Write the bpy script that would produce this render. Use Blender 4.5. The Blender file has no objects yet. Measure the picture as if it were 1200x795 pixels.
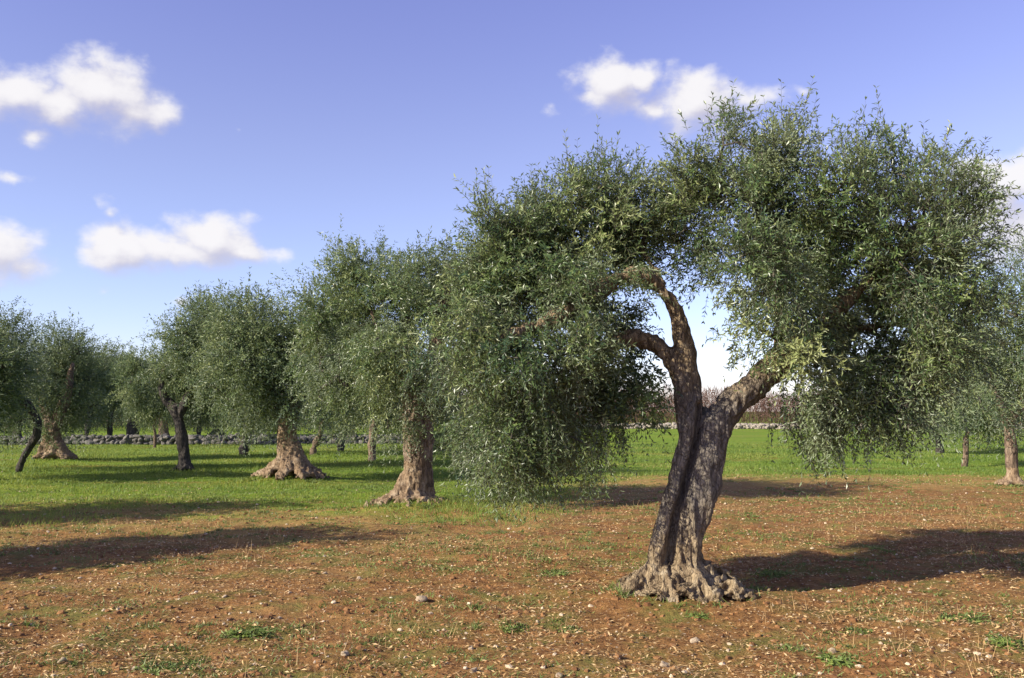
import bpy, math, random
import numpy as np
from mathutils import Vector

R = math.radians
scn = bpy.context.scene
col = scn.collection

# ------------------------------------------------------------------ camera
EYE, FPX, CX, CY = 1.6, 1100.0, 600.0, 397.5
PITCH = math.atan(84.5 / FPX)
cam_d = bpy.data.cameras.new('camera')
cam = bpy.data.objects.new('camera', cam_d)
col.objects.link(cam)
cam.location = (0, 0, EYE)
cam.rotation_euler = (R(90) + PITCH, 0, 0)
cam_d.sensor_width = 36
cam_d.lens = 36 * FPX / 1200
cam_d.clip_start, cam_d.clip_end = 0.1, 20000
scn.camera = cam

# ------------------------------------------------------------------ light
SUN_EL, SUN_AZ = R(27), R(27)          # light travels towards (+cos az, +sin az)
SUN_FROM = Vector((-math.cos(SUN_AZ) * math.cos(SUN_EL), -math.sin(SUN_AZ) * math.cos(SUN_EL), math.sin(SUN_EL)))
sun_d = bpy.data.lights.new('sun', 'SUN')
sun = bpy.data.objects.new('sun', sun_d)
col.objects.link(sun)
sun_d.energy, sun_d.angle, sun_d.color = 5.0, R(0.53), (1.0, 0.92, 0.78)
sun.rotation_euler = SUN_FROM.to_track_quat('Z', 'Y').to_euler()
sun.location = SUN_FROM * 60

scn.view_settings.view_transform = 'Standard'
scn.view_settings.look = 'None'
scn.view_settings.exposure = 0.85
scn.view_settings.gamma = 1.0
scn.view_settings.use_curve_mapping = False
scn.render.engine = 'CYCLES'
cy = scn.cycles
cy.max_bounces, cy.diffuse_bounces, cy.glossy_bounces = 6, 3, 2
cy.transmission_bounces, cy.transparent_max_bounces = 3, 4
cy.use_denoising = True

# ------------------------------------------------------------------ node helpers
class NT:
    def __init__(s, tree): s.t = tree
    def new(s, typ, **kw):
        n = s.t.nodes.new(typ)
        for k, v in kw.items(): setattr(n, k, v)
        return n
    def put(s, sock, v):
        if isinstance(v, bpy.types.NodeSocket): s.t.links.new(v, sock)
        elif v is not None: sock.default_value = v
    def math(s, op, a, b=None, c=None, clamp=False):
        n = s.new('ShaderNodeMath', operation=op, use_clamp=clamp)
        for i, v in enumerate((a, b, c)): s.put(n.inputs[i], v)
        return n.outputs[0]
    def vec(s, op, a, b=None, out=0):
        n = s.new('ShaderNodeVectorMath', operation=op)
        s.put(n.inputs[0], a)
        if b is not None: s.put(n.inputs[3 if op == 'SCALE' else 1], b)
        return n.outputs['Value' if op in ('LENGTH', 'DOT_PRODUCT') else 0]
    def noise(s, v, scale, detail=4, rough=.55, dist=0, out=0):
        n = s.new('ShaderNodeTexNoise')
        s.put(n.inputs['Vector'], v); s.put(n.inputs['Scale'], scale)
        n.inputs['Detail'].default_value = detail; n.inputs['Roughness'].default_value = rough
        n.inputs['Distortion'].default_value = dist
        return n.outputs[out]
    def voro(s, v, scale, feature='F1', out='Distance', rand=1.0):
        n = s.new('ShaderNodeTexVoronoi', feature=feature)
        s.put(n.inputs['Vector'], v); n.inputs['Scale'].default_value = scale
        n.inputs['Randomness'].default_value = rand
        return n.outputs[out]
    def rng(s, v, a, b, c=0., d=1., smooth=True):
        n = s.new('ShaderNodeMapRange', interpolation_type='SMOOTHSTEP' if smooth else 'LINEAR')
        for i, x in enumerate((v, a, b, c, d)): s.put(n.inputs[i], x)
        return n.outputs[0]
    def mix(s, f, a, b, mode='MIX'):
        n = s.new('ShaderNodeMix', data_type='RGBA', blend_type=mode)
        s.put(n.inputs['Factor'], f)
        for k, v in ((6, a), (7, b)):
            if isinstance(v, tuple) and len(v) == 3: v = (*v, 1)
            s.put(n.inputs[k], v)
        return n.outputs[2]
    def bump(s, h, strength, dist):
        n = s.new('ShaderNodeBump'); s.put(n.inputs['Height'], h)
        n.inputs['Strength'].default_value = strength; n.inputs['Distance'].default_value = dist
        return n.outputs[0]

# ------------------------------------------------------------------ sky with clouds (a function of direction only)
def azel(px, py):
    u, v = (px - CX) / FPX, (CY - py) / FPX
    x, y, z = u, math.cos(PITCH) - v * math.sin(PITCH), math.sin(PITCH) + v * math.cos(PITCH)
    l = math.sqrt(x * x + y * y + z * z)
    return math.atan2(x, y), math.asin(z / l)

CLOUDS = [  # x, y, half width, half height, fullness
    (18, 108, 52, 36, 1.0), (70, 122, 55, 28, .95), (122, 108, 58, 38, 1.05), (165, 132, 48, 24, .9), (40, 161, 46, 17, .34),
    (14, 205, 48, 20, .40), (112, 238, 46, 24, .20), (130, 250, 34, 18, .16), (-5, 290, 55, 36, .95), (30, 308, 58, 26, .7),
    (130, 292, 38, 28, .9), (185, 290, 52, 26, .98), (248, 280, 52, 30, 1.05), (285, 296, 66, 18, .75), (216, 294, 46, 22, 1.05), (155, 292, 40, 22, .95),
    (122, 346, 34, 16, .30), (212, 352, 30, 18, .36), (712, 98, 56, 34, .95), (752, 92, 32, 24, .8), (645, 126, 36, 24, .30), (690, 112, 40, 18, .7), (770, 130, 34, 30, .65),
    (815, 125, 56, 42, 1.0), (885, 120, 60, 30, .55), (942, 108, 34, 16, .2), (1165, 228, 56, 40, 1.0), (1205, 265, 70, 48, 1.1), (1230, 215, 60, 50, 1.0),
    (278, 152, 20, 20, .12),
]
world = bpy.data.worlds.new('World')
scn.world = world
world.use_nodes = True
wt = world.node_tree
wt.nodes.clear()
grp = bpy.data.node_groups.new('cloud_field', 'ShaderNodeTree')
grp.interface.new_socket('Vector', in_out='INPUT', socket_type='NodeSocketVector')
grp.interface.new_socket('Value', in_out='OUTPUT', socket_type='NodeSocketFloat')
g = NT(grp)
gi, go = g.new('NodeGroupInput'), g.new('NodeGroupOutput')
P0 = gi.outputs[0]
warp = g.vec('SCALE', g.vec('SUBTRACT', g.noise(P0, 22, 3, .6, out=1), (.5, .5, .5)), .022)
pw = g.vec('ADD', P0, warp)
pw = g.vec('MULTIPLY', pw, (1, 1, 0))
best = None
for (x, y, a, b, k) in CLOUDS:
    az, el = azel(x, y)
    q = g.vec('MULTIPLY', g.vec('SUBTRACT', pw, (az, el, 0)), (FPX / (a * 1.13), FPX / (b * 1.13), 0))
    f = g.math('SUBTRACT', k, g.vec('LENGTH', q))
    best = f if best is None else g.math('MAXIMUM', best, f)
# the rest of the sky carries the same kind of scattered fair-weather clouds
sepg = g.new('ShaderNodeSeparateXYZ'); g.put(sepg.inputs[0], P0)
out_az = g.rng(g.math('ABSOLUTE', sepg.outputs[0]), .60, .80)
out_el = g.rng(sepg.outputs[1], .50, .68)
outside = g.math('MAXIMUM', out_az, out_el)
cell = g.noise(g.vec('MULTIPLY', P0, (1, 1.7, 0)), 3.2, 2, .5)
far = g.math('SUBTRACT', g.math('MULTIPLY', g.math('SUBTRACT', cell, .60), 5.0), g.math('MULTIPLY', g.math('SUBTRACT', 1.0, outside), 4.0))
best = g.math('MAXIMUM', best, far)
fb = g.noise(g.vec('MULTIPLY', P0, (1, 1.4, 1)), 21, 8, .58)
bil = g.voro(g.vec('ADD', g.vec('MULTIPLY', P0, (1, 1.2, 1)), g.vec('SCALE', warp, .4)), 30, 'SMOOTH_F1')
val = g.math('ADD', best, g.math('MULTIPLY', g.math('SUBTRACT', fb, .5), 1.2))
val = g.math('ADD', val, g.math('MULTIPLY', g.math('SUBTRACT', .42, bil), .55))
g.put(go.inputs[0], val)

w = NT(wt)
tc = w.new('ShaderNodeTexCoord')
sx = w.new('ShaderNodeSeparateXYZ'); w.put(sx.inputs[0], tc.outputs['Generated'])
az_ = w.math('ARCTAN2', sx.outputs[0], sx.outputs[1])
el_ = w.math('ARCSINE', sx.outputs[2])
cxyz = w.new('ShaderNodeCombineXYZ'); w.put(cxyz.inputs[0], az_); w.put(cxyz.inputs[1], el_)
def field(v):
    n = w.new('ShaderNodeGroup'); n.node_tree = grp; w.put(n.inputs[0], v); return n.outputs[0]
f0 = field(cxyz.outputs[0])
f1 = field(w.vec('ADD', cxyz.outputs[0], (-.010, .018, 0)))
light = w.rng(w.math('SUBTRACT', f0, f1), -.36, .36)
soft, crisp = w.rng(f0, -.12, .80), w.rng(f0, -.03, .52)
cover = w.math('ADD', w.math('MULTIPLY', soft, w.math('SUBTRACT', 1.0, light)), w.math('MULTIPLY', crisp, light))
cover = w.math('MULTIPLY', w.math('MULTIPLY', cover, .95), w.rng(el_, -.02, .06))
cloud_col = w.mix(w.rng(w.math('SUBTRACT', f0, f1), -.55, .55), (3.9, 3.75, 4.5), (6.3, 6.15, 6.2))
sky = w.new('ShaderNodeTexSky', sky_type='NISHITA')
sky.sun_disc = False
sky.sun_elevation = SUN_EL
sky.sun_rotation = math.atan2(SUN_FROM.x, SUN_FROM.y)
sky.altitude, sky.air_density, sky.dust_density, sky.ozone_density = 300, 1.0, .3, 2.0
tint = w.mix(1.0, sky.outputs[0], (1.47, 1.12, 1.32), 'MULTIPLY')
tint = w.mix(w.rng(el_, .0, .30), w.mix(1.0, tint, (.80, 1.0, 1.12), 'MULTIPLY'), tint)
tint = w.mix(w.rng(el_, .20, .52), tint, w.mix(1.0, tint, (.98, .93, 1.10), 'MULTIPLY'))
final = w.mix(cover, tint, cloud_col)
bg = w.new('ShaderNodeBackground'); w.put(bg.inputs[0], final); bg.inputs[1].default_value = .086
wo = w.new('ShaderNodeOutputWorld'); wt.links.new(bg.outputs[0], wo.inputs[0])

# ------------------------------------------------------------------ numeric helpers
def hash3(i, j, k, seed):
    h = (i.astype(np.int64) * 374761393 + j.astype(np.int64) * 668265263 + k.astype(np.int64) * 2147483647 + seed * 974711) & 0xffffffff
    h = ((h ^ (h >> 13)) * 1274126177) & 0xffffffff
    h = h ^ (h >> 16)
    return (h & 0xffff) / 65535.0
def vnoise(p, seed=0):
    f = np.floor(p); t = p - f; t = t * t * (3 - 2 * t)
    i, j, k = f[:, 0], f[:, 1], f[:, 2]
    out = 0
    for a in (0, 1):
        for b in (0, 1):
            for c in (0, 1):
                wgt = (t[:, 0] if a else 1 - t[:, 0]) * (t[:, 1] if b else 1 - t[:, 1]) * (t[:, 2] if c else 1 - t[:, 2])
                out = out + wgt * hash3(i + a, j + b, k + c, seed)
    return out - .5
def fbm(p, octaves=3, seed=0, gain=.5):
    s, a = 0, 1.0
    for o in range(octaves):
        s = s + a * vnoise(p * 2 ** o, seed + o * 17); a *= gain
    return s
def nrm(v): return v / np.maximum(np.linalg.norm(v, axis=-1, keepdims=True), 1e-9)
def P(px, py, Y):
    u, v = (px - CX) / FPX, (CY - py) / FPX
    y, z = math.cos(PITCH) - v * math.sin(PITCH), math.sin(PITCH) + v * math.cos(PITCH)
    k = Y / y
    return np.array((u * k, Y, EYE + z * k))
def G(px, py):
    u, v = (px - CX) / FPX, (CY - py) / FPX
    y, z = math.cos(PITCH) - v * math.sin(PITCH), math.sin(PITCH) + v * math.cos(PITCH)
    k = -EYE / z
    return np.array((u * k, y * k, 0.))

# ------------------------------------------------------------------ object helpers
def mesh(name, v, f, mat, smooth=True, attr=None):
    v = np.asarray(v, np.float32).reshape(-1, 3)
    me = bpy.data.meshes.new(name)
    fs = f if isinstance(f, list) else [f]
    fs = [np.asarray(q, np.int32) for q in fs if len(q)]
    me.vertices.add(len(v)); me.vertices.foreach_set('co', v.ravel())
    tot = np.concatenate([np.full(len(q), q.shape[1], np.int32) for q in fs])
    idx = np.concatenate([q.ravel() for q in fs])
    me.loops.add(len(idx)); me.loops.foreach_set('vertex_index', idx)
    me.polygons.add(len(tot))
    me.polygons.foreach_set('loop_start', np.concatenate([[0], np.cumsum(tot)[:-1]]).astype(np.int32))
    me.polygons.foreach_set('use_smooth', np.full(len(tot), smooth))
    if attr is not None:
        a = me.attributes.new('tint', 'FLOAT', 'POINT'); a.data.foreach_set('value', np.asarray(attr, np.float32))
    me.update(calc_edges=True); me.validate()
    me.materials.append(mat)
    return me
def link(name, data, parent=None, loc=(0, 0, 0), kind=None, label=None):
    o = bpy.data.objects.new(name, data); col.objects.link(o)
    o.location = loc
    if parent is not None: o.parent = parent
    if kind: o['kind'] = kind
    if label: o['label'] = label
    return o
def thing(name, label, cat, loc=(0, 0, 0), group=None, data=None):
    o = link(name, data, None, loc)
    o['label'], o['category'] = label, cat
    if group: o['group'] = group
    return o
def merge(parts):
    vs, fs, n = [], {}, 0
    for v, f in parts:
        vs.append(v)
        for q in (f if isinstance(f, list) else [f]):
            if len(q): fs.setdefault(q.shape[1], []).append(q + n)
        n += len(v)
    return np.concatenate(vs), [np.concatenate(q) for q in fs.values()]
def spline(pts, rad, per=4):
    pts, rad = np.asarray(pts, float), np.asarray(rad, float)
    n = len(pts)
    if n < 3: per = max(per, 3)
    e = np.vstack([2 * pts[0] - pts[1], pts, 2 * pts[-1] - pts[-2]])
    out, ro = [], []
    for i in range(n - 1):
        p0, p1, p2, p3 = e[i:i + 4]
        for t in np.arange(per) / per:
            out.append(.5 * (2 * p1 + (p2 - p0) * t + (2 * p0 - 5 * p1 + 4 * p2 - p3) * t * t + (3 * p1 - p0 - 3 * p2 + p3) * t ** 3))
            ro.append(rad[i] * (1 - t) + rad[i + 1] * t)
    out.append(pts[-1]); ro.append(rad[-1])
    return np.array(out), np.array(ro)
def tube(p, r, sides=10):
    n = len(p)
    tan = nrm(np.gradient(p, axis=0))
    ref = np.array((0., 1., .13)) if abs(tan[0][1]) < .8 else np.array((1., 0, .1))
    a = np.zeros_like(p)
    for i in range(n):
        x = ref - tan[i] * ref.dot(tan[i]); x /= np.linalg.norm(x) + 1e-9
        a[i] = x; ref = x
    b = np.cross(tan, a)
    th = np.arange(sides) / sides * 2 * np.pi
    v = p[:, None] + r[:, None, None] * (np.cos(th)[None, :, None] * a[:, None] + np.sin(th)[None, :, None] * b[:, None])
    v = v.reshape(-1, 3)
    i, j = np.meshgrid(np.arange(n - 1), np.arange(sides), indexing='ij')
    q = np.stack([i * sides + j, i * sides + (j + 1) % sides, (i + 1) * sides + (j + 1) % sides, (i + 1) * sides + j], -1).reshape(-1, 4)
    c0, c1 = len(v), len(v) + 1
    v = np.vstack([v, p[0] - tan[0] * r[0] * .5, p[-1] + tan[-1] * r[-1] * .5])
    k = np.arange(sides)
    t0 = np.stack([np.full(sides, c0), (k + 1) % sides, k], -1)
    base = (n - 1) * sides
    t1 = np.stack([np.full(sides, c1), base + k, base + (k + 1) % sides], -1)
    return v, [q, np.vstack([t0, t1])]
def ico(sub=1):
    t = (1 + 5 ** .5) / 2
    v = nrm(np.array([(-1, t, 0), (1, t, 0), (-1, -t, 0), (1, -t, 0), (0, -1, t), (0, 1, t), (0, -1, -t), (0, 1, -t), (t, 0, -1), (t, 0, 1), (-t, 0, -1), (-t, 0, 1)], float))
    f = np.array([(0, 11, 5), (0, 5, 1), (0, 1, 7), (0, 7, 10), (0, 10, 11), (1, 5, 9), (5, 11, 4), (11, 10, 2), (10, 7, 6), (7, 1, 8), (3, 9, 4), (3, 4, 2), (3, 2, 6), (3, 6, 8), (3, 8, 9), (4, 9, 5), (2, 4, 11), (6, 2, 10), (8, 6, 7), (9, 8, 1)])
    for _ in range(sub):
        v = list(map(tuple, v)); c = {}; nf = []
        def mid(a, b):
            k = (min(a, b), max(a, b))
            if k not in c:
                m = np.array(v[a]) + np.array(v[b]); m /= np.linalg.norm(m); v.append(tuple(m)); c[k] = len(v) - 1
            return c[k]
        for a, b, d in f:
            x, y, z = mid(a, b), mid(b, d), mid(d, a)
            nf += [(a, x, z), (x, b, y), (z, y, d), (x, y, z)]
        v, f = np.array(v), np.array(nf)
    return v, f

# ------------------------------------------------------------------ materials
def material(name):
    m = bpy.data.materials.new(name); m.use_nodes = True; m.node_tree.nodes.clear()
    t = NT(m.node_tree)
    b = t.new('ShaderNodeBsdfPrincipled'); o = t.new('ShaderNodeOutputMaterial')
    m.node_tree.links.new(b.outputs[0], o.inputs[0])
    b.inputs['Roughness'].default_value = .9
    b.inputs['Specular IOR Level'].default_value = .2
    return m, t, b, o
def leaf_material(name, dark, mid, light, under, trans=.22, rough=.42):
    m, t, b, o = material(name)
    a = t.new('ShaderNodeAttribute', attribute_name='tint').outputs['Fac']
    c = t.mix(t.rng(a, 0, .55, smooth=False), dark, mid)
    c = t.mix(t.rng(a, .5, 1, smooth=False), c, light)
    geo = t.new('ShaderNodeNewGeometry')
    c2 = t.mix(t.math('MULTIPLY', geo.outputs['Backfacing'], .8), c, under)
    t.put(b.inputs['Base Color'], c2)
    b.inputs['Roughness'].default_value = rough; b.inputs['Specular IOR Level'].default_value = .55
    tr = t.new('ShaderNodeBsdfTranslucent'); t.put(tr.inputs[0], t.mix(.5, c, light))
    ms = t.new('ShaderNodeMixShader'); ms.inputs[0].default_value = trans
    L = m.node_tree.links
    L.new(b.outputs[0], ms.inputs[1]); L.new(tr.outputs[0], ms.inputs[2]); L.new(ms.outputs[0], o.inputs[0])
    return m
M_LEAF = leaf_material('olive_leaf', (.028, .066, .026), (.122, .184, .052), (.32, .355, .140), (.26, .31, .18), .32, .38)
M_LEAF_FAR = leaf_material('olive_leaf_distant', (.034, .070, .030), (.124, .178, .058), (.285, .318, .125), (.22, .265, .165), .32, .50)
M_GRASS = leaf_material('grass_blade', (.10, .175, .022), (.200, .290, .036), (.34, .34, .07), (.15, .24, .04), .48, .6)
M_WEED = leaf_material('weed_leaf', (.085, .135, .020), (.145, .205, .036), (.23, .26, .06), (.12, .16, .04), .25, .6)
M_LITTER = leaf_material('dry_litter', (.22, .12, .048), (.44, .28, .11), (.64, .47, .24), (.42, .28, .13), .08, .8)

def bark_material(name, dark, mid, pale, lichen=.3, scale=1.0, crack=1.0):
    m, t, b, o = material(name)
    pos = t.new('ShaderNodeTexCoord').outputs['Object']
    st = t.vec('MULTIPLY', pos, (1, 1, .28))
    n1 = t.noise(st, 26 * scale, 6, .65, .4)
    n2 = t.noise(pos, 5 * scale, 4, .6)
    cr = t.voro(t.vec('ADD', st, t.vec('SCALE', t.noise(pos, 9, 3, .5, out=1), .06)), 24 * scale, 'DISTANCE_TO_EDGE')
    c = t.mix(t.rng(n1, .35, .68), dark, mid)
    c = t.mix(t.math('MULTIPLY', t.rng(n2, .50, .66), lichen), c, pale)
    c = t.mix(t.math('MULTIPLY', t.rng(t.noise(pos, 16 * scale, 5, .7), .60, .70), lichen * 1.2), c, tuple(x * 1.15 for x in pale))
    c = t.mix(t.math('MULTIPLY', t.rng(cr, .0, .10, 1, 0), .55 * crack), c, tuple(x * .45 for x in dark))
    t.put(b.inputs['Base Color'], c)
    h = t.math('ADD', t.math('MULTIPLY', n1, .8), t.math('MULTIPLY', t.rng(cr, 0, .16), .5 * crack))
    t.put(b.inputs['Normal'], t.bump(h, .9, .02))
    b.inputs['Roughness'].default_value = .92
    return m
M_BARK = bark_material('olive_bark', (.052, .044, .037), (.115, .096, .078), (.30, .26, .19), .55)
M_LIMB = bark_material('sunny_limb_bark', (.085, .060, .036), (.22, .160, .092), (.38, .30, .18), .6, 1.0, .6)  # paler copy of the bark with the sun painted into its colour
M_ROOT = bark_material('root_wood', (.105, .068, .040), (.31, .22, .135), (.44, .35, .24), .5, 1.3, .25)
M_BARK_FAR = bark_material('weathered_bark', (.095, .068, .047), (.235, .170, .118), (.38, .31, .23), .5, .6)
M_BARK_GREY = bark_material('grey_bark', (.045, .040, .036), (.085, .072, .06), (.16, .14, .115), .35, .5)
M_TWIG = bark_material('twig_bark', (.075, .066, .05), (.14, .125, .095), (.24, .22, .17), .3)

def stone_material(name, base, pale):
    m, t, b, o = material(name)
    pos = t.new('ShaderNodeTexCoord').outputs['Object']
    oi = t.new('ShaderNodeObjectInfo').outputs['Random']
    n = t.noise(t.vec('ADD', pos, t.vec('SCALE', (1, 1, 1), t.math('MULTIPLY', oi, 40.))), 7, 5, .65)
    c = t.mix(t.rng(n, .35, .68), base, pale)
    c = t.mix(t.math('MULTIPLY', oi, .35), c, tuple(x * .55 for x in base))
    t.put(b.inputs['Base Color'], c)
    t.put(b.inputs['Normal'], t.bump(n, .6, .03))
    return m
M_STONE = stone_material('limestone', (.36, .27, .17), (.66, .54, .38))
M_WALL = stone_material('wall_stone', (.085, .080, .072), (.25, .23, .20))
M_PALEWALL = stone_material('pale_wall_stone', (.22, .19, .15), (.42, .37, .29))

# ------------------------------------------------------------------ ground
TREE_MOUNDS = []
def gz(x, y):
    x, y = np.asarray(x, float).ravel(), np.asarray(y, float).ravel()
    z0 = np.zeros_like(x)
    near = np.clip((42 - y) / 26, 0, 1)
    z = .09 * fbm(np.stack([x / 3.1, y / 3.1, z0], -1), 2, 5) * np.clip((70 - y) / 30, .2, 1)
    z += near * .050 * fbm(np.stack([x / .42, y / .42, z0], -1), 3, 9, .62)
    for (mx, my, h, r) in TREE_MOUNDS:
        d2 = ((x - mx) ** 2 + (y - my) ** 2) / (r * r)
        z += h * np.exp(-d2)
    return z
def gz1(x, y): return float(gz([x], [y])[0])

base1 = G(800, 698); base2 = G(478, 594); base3 = G(340, 564); base4 = G(217, 551); base5 = G(64, 541); base11 = G(1187, 569)
TREE_MOUNDS += [(base1[0], base1[1], .13, .62), (base2[0], base2[1], .15, .8), (base3[0], base3[1], .18, .95), (base5[0], base5[1], .12, .9)]

def axis(lo, hi, step, outer, grow=1.22):
    a = list(np.arange(lo, hi, step)); s = step; x = a[-1]
    while x < outer: s *= grow; x += s; a.append(x)
    return a
ys = np.array(axis(4.6, 14, .055, 3000, 1.035))
yb = 4.6 - np.cumsum(.055 * 1.5 ** np.arange(1, 18)); ys = np.concatenate([yb[::-1], ys])
xr = np.array(axis(0, 9.0, .07, 3000, 1.07)); xs = np.concatenate([-xr[:0:-1], xr])
gx, gy = np.meshgrid(xs, ys)
gv = np.stack([gx.ravel(), gy.ravel(), gz(gx, gy)], -1)
ny, nx = gx.shape
i, j = np.meshgrid(np.arange(ny - 1), np.arange(nx - 1), indexing='ij')
gf = np.stack([i * nx + j, i * nx + j + 1, (i + 1) * nx + j + 1, (i + 1) * nx + j], -1).reshape(-1, 4)

mg, t, b, o = material('soil_and_grass')
pos = t.new('ShaderNodeNewGeometry').outputs['Position']
flat = t.vec('MULTIPLY', pos, (1, 1, 0))
sp = t.new('ShaderNodeSeparateXYZ'); t.put(sp.inputs[0], pos)
edge = t.rng(sp.outputs[0], -1.2, 3.2, 15.2, 22.5)
nz_big = t.noise(t.vec('MULTIPLY', flat, (.55, 1, 1)), .33, 4, .6)
nz_mid = t.noise(t.vec('MULTIPLY', flat, (.6, 1, 1)), 1.3, 5, .65)
gap = t.math('SUBTRACT', sp.outputs[1], edge)
gap = t.math('ADD', gap, t.math('MULTIPLY', t.math('SUBTRACT', nz_big, .5), 9.0))
gap = t.math('ADD', gap, t.math('MULTIPLY', t.math('SUBTRACT', nz_mid, .5), 10.0))
green = t.rng(gap, -2.2, 2.6)
ochre = t.math('MULTIPLY', t.rng(gap, -5.5, -1.0), t.rng(gap, 3.5, .5))
dry = t.math('MULTIPLY', t.rng(t.noise(t.vec('MULTIPLY', flat, (.16, .8, 1)), .55, 4, .6), .54, .68), t.rng(sp.outputs[1], 60, 34))
green = t.math('MULTIPLY', green, t.math('SUBTRACT', 1.0, t.math('MULTIPLY', dry, .65)))
sparse = t.math('MULTIPLY', t.rng(t.noise(flat, 1.9, 5, .7), .45, .66), .75)
fine = t.noise(flat, 38, 5, .7)
clod = t.noise(flat, 9, 6, .68)
soil = t.mix(t.rng(clod, .34, .66), (.146, .069, .028), (.315, .163, .058))
soil = t.mix(t.rng(fine, .52, .74), soil, (.36, .225, .105))
soil = t.mix(t.math('MULTIPLY', t.rng(nz_mid, .48, .7), .5), soil, (.345, .215, .080))
sv = t.voro(t.vec('ADD', flat, t.vec('SCALE', t.noise(flat, 30, 2, .5, out=1), .02)), 26)
svc = t.voro(flat, 26, out='Color')
ssep = t.new('ShaderNodeSeparateColor'); t.put(ssep.inputs[0], svc)
speck = t.math('MULTIPLY', t.rng(sv, .16, .26, 1, 0), t.rng(ssep.outputs[0], .80, .86))
soil = t.mix(speck, soil, (.46, .36, .25))
soil = t.mix(sparse, soil, (.145, .155, .040))
gn = t.noise(flat, 6, 5, .7)
grass_c = t.mix(t.rng(gn, .34, .68), (.12, .195, .020), (.22, .29, .036))
streak = t.noise(t.vec('MULTIPLY', flat, (.22, 1, 1)), 1.1, 5, .65)
grass_c = t.mix(t.math('MULTIPLY', t.rng(streak, .42, .62), .6), grass_c, (.085, .150, .022))
grass_c = t.mix(t.math('MULTIPLY', t.rng(nz_big, .5, .66), .5), grass_c, (.24, .225, .05))
soil = t.mix(t.math('MULTIPLY', ochre, .55), soil, (.36, .24, .085))
t.put(b.inputs['Base Color'], t.mix(green, soil, grass_c))
hh = t.math('ADD', t.math('MULTIPLY', clod, 1.0), t.math('MULTIPLY', fine, .5))
t.put(b.inputs['Normal'], t.bump(hh, .85, .045))
b.inputs['Roughness'].default_value = 1.0
b.inputs['Specular IOR Level'].default_value = .05
ground = link('ground', mesh('ground', gv, gf, mg), kind='structure')

# ------------------------------------------------------------------ foliage
def sprays(rng, o, d, L, bend, K, ll, lw, tint):
    """leaf pairs set along curved shoots; returns leaf quads and their tint"""
    N = len(o)
    t = np.linspace(.10, 1, K)[None, :, None]
    Lr = L[:, None, None]
    pos = o[:, None] + d[:, None] * Lr * t + bend[:, None] * Lr * t * t
    tan = nrm(d[:, None] + 2 * bend[:, None] * t)
    p1 = nrm(np.cross(d, rng.normal(size=(N, 3)))); p2 = np.cross(d, p1)
    ph = rng.uniform(0, 6.28, (N, 1)) + np.arange(K)[None] * (np.pi / 2) + rng.normal(0, .3, (N, K))
    perp = np.cos(ph)[..., None] * p1[:, None] + np.sin(ph)[..., None] * p2[:, None]
    perp = np.stack([perp, -perp], 2)
    tn = np.repeat(tan[:, :, None], 2, 2)
    a = rng.uniform(.34, .86, (N, K, 2, 1))
    ld = nrm(tn * (1.15 - a) + perp * a + rng.normal(0, .16, perp.shape))
    n = nrm(tn * .8 - perp * .55 + np.array((0, 0, .35)))
    side = nrm(np.cross(ld, n)); n = np.cross(side, ld)
    ln = ll * rng.uniform(.7, 1.2, (N, K, 2, 1)); wd = lw * rng.uniform(.75, 1.2, (N, K, 2, 1))
    b0 = np.repeat(pos[:, :, None], 2, 2)
    mid = b0 + ld * ln * .5
    v = np.stack([b0, mid + side * wd * .5 + n * wd * .12, b0 + ld * ln - n * ln * .10, mid - side * wd * .5 + n * wd * .12], 3).reshape(-1, 3)
    m = N * K * 2
    f = np.arange(m * 4).reshape(m, 4)
    tt = np.clip(np.repeat(tint, K * 2) + rng.normal(0, .17, m), 0, 1)
    return v, f, np.repeat(tt, 4)

def shoot_wood(o, d, L, bend, w=.0022):
    t = np.array((0, .5, 1.))[None, :, None]
    p = o[:, None] + d[:, None] * L[:, None, None] * t + bend[:, None] * L[:, None, None] * t * t
    s1 = nrm(np.cross(d, np.array((.3, .5, .8)))); s2 = np.cross(d, s1)
    ring = [s1, -.5 * s1 + .87 * s2, -.5 * s1 - .87 * s2]
    N = len(o)
    rad = np.array((1., .7, .3))[None, :, None] * w
    v = np.stack([p + r[:, None] * rad for r in ring], 2).reshape(-1, 3)     # N,3(t),3(ring)
    f = []
    for s in range(2):
        for k in range(3):
            f.append((s * 3 + k, s * 3 + (k + 1) % 3, s * 3 + 3 + (k + 1) % 3, s * 3 + 3 + k))
    f = (np.arange(N)[:, None, None] * 9 + np.array(f)[None]).reshape(-1, 4)
    return v, f

def clump_centres(rng, blobs, n):
    """blobs: centre xyz, radii xyz"""
    c = np.array([q[0] for q in blobs]); r = np.array([q[1] for q in blobs])
    wgt = (r[:, 0] * r[:, 2]) ** 1.0; wgt = wgt / wgt.sum()
    cnt = np.floor(wgt * n + rng.random(len(blobs)) * .6 + .2).astype(int); cnt = np.maximum(cnt, 1)
    k = np.repeat(np.arange(len(blobs)), cnt); n = len(k)
    d = nrm(rng.normal(size=(n, 3)))
    rad = rng.uniform(.12, 1, n) ** .55
    return c[k] + d * r[k] * rad[:, None], d, k

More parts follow.
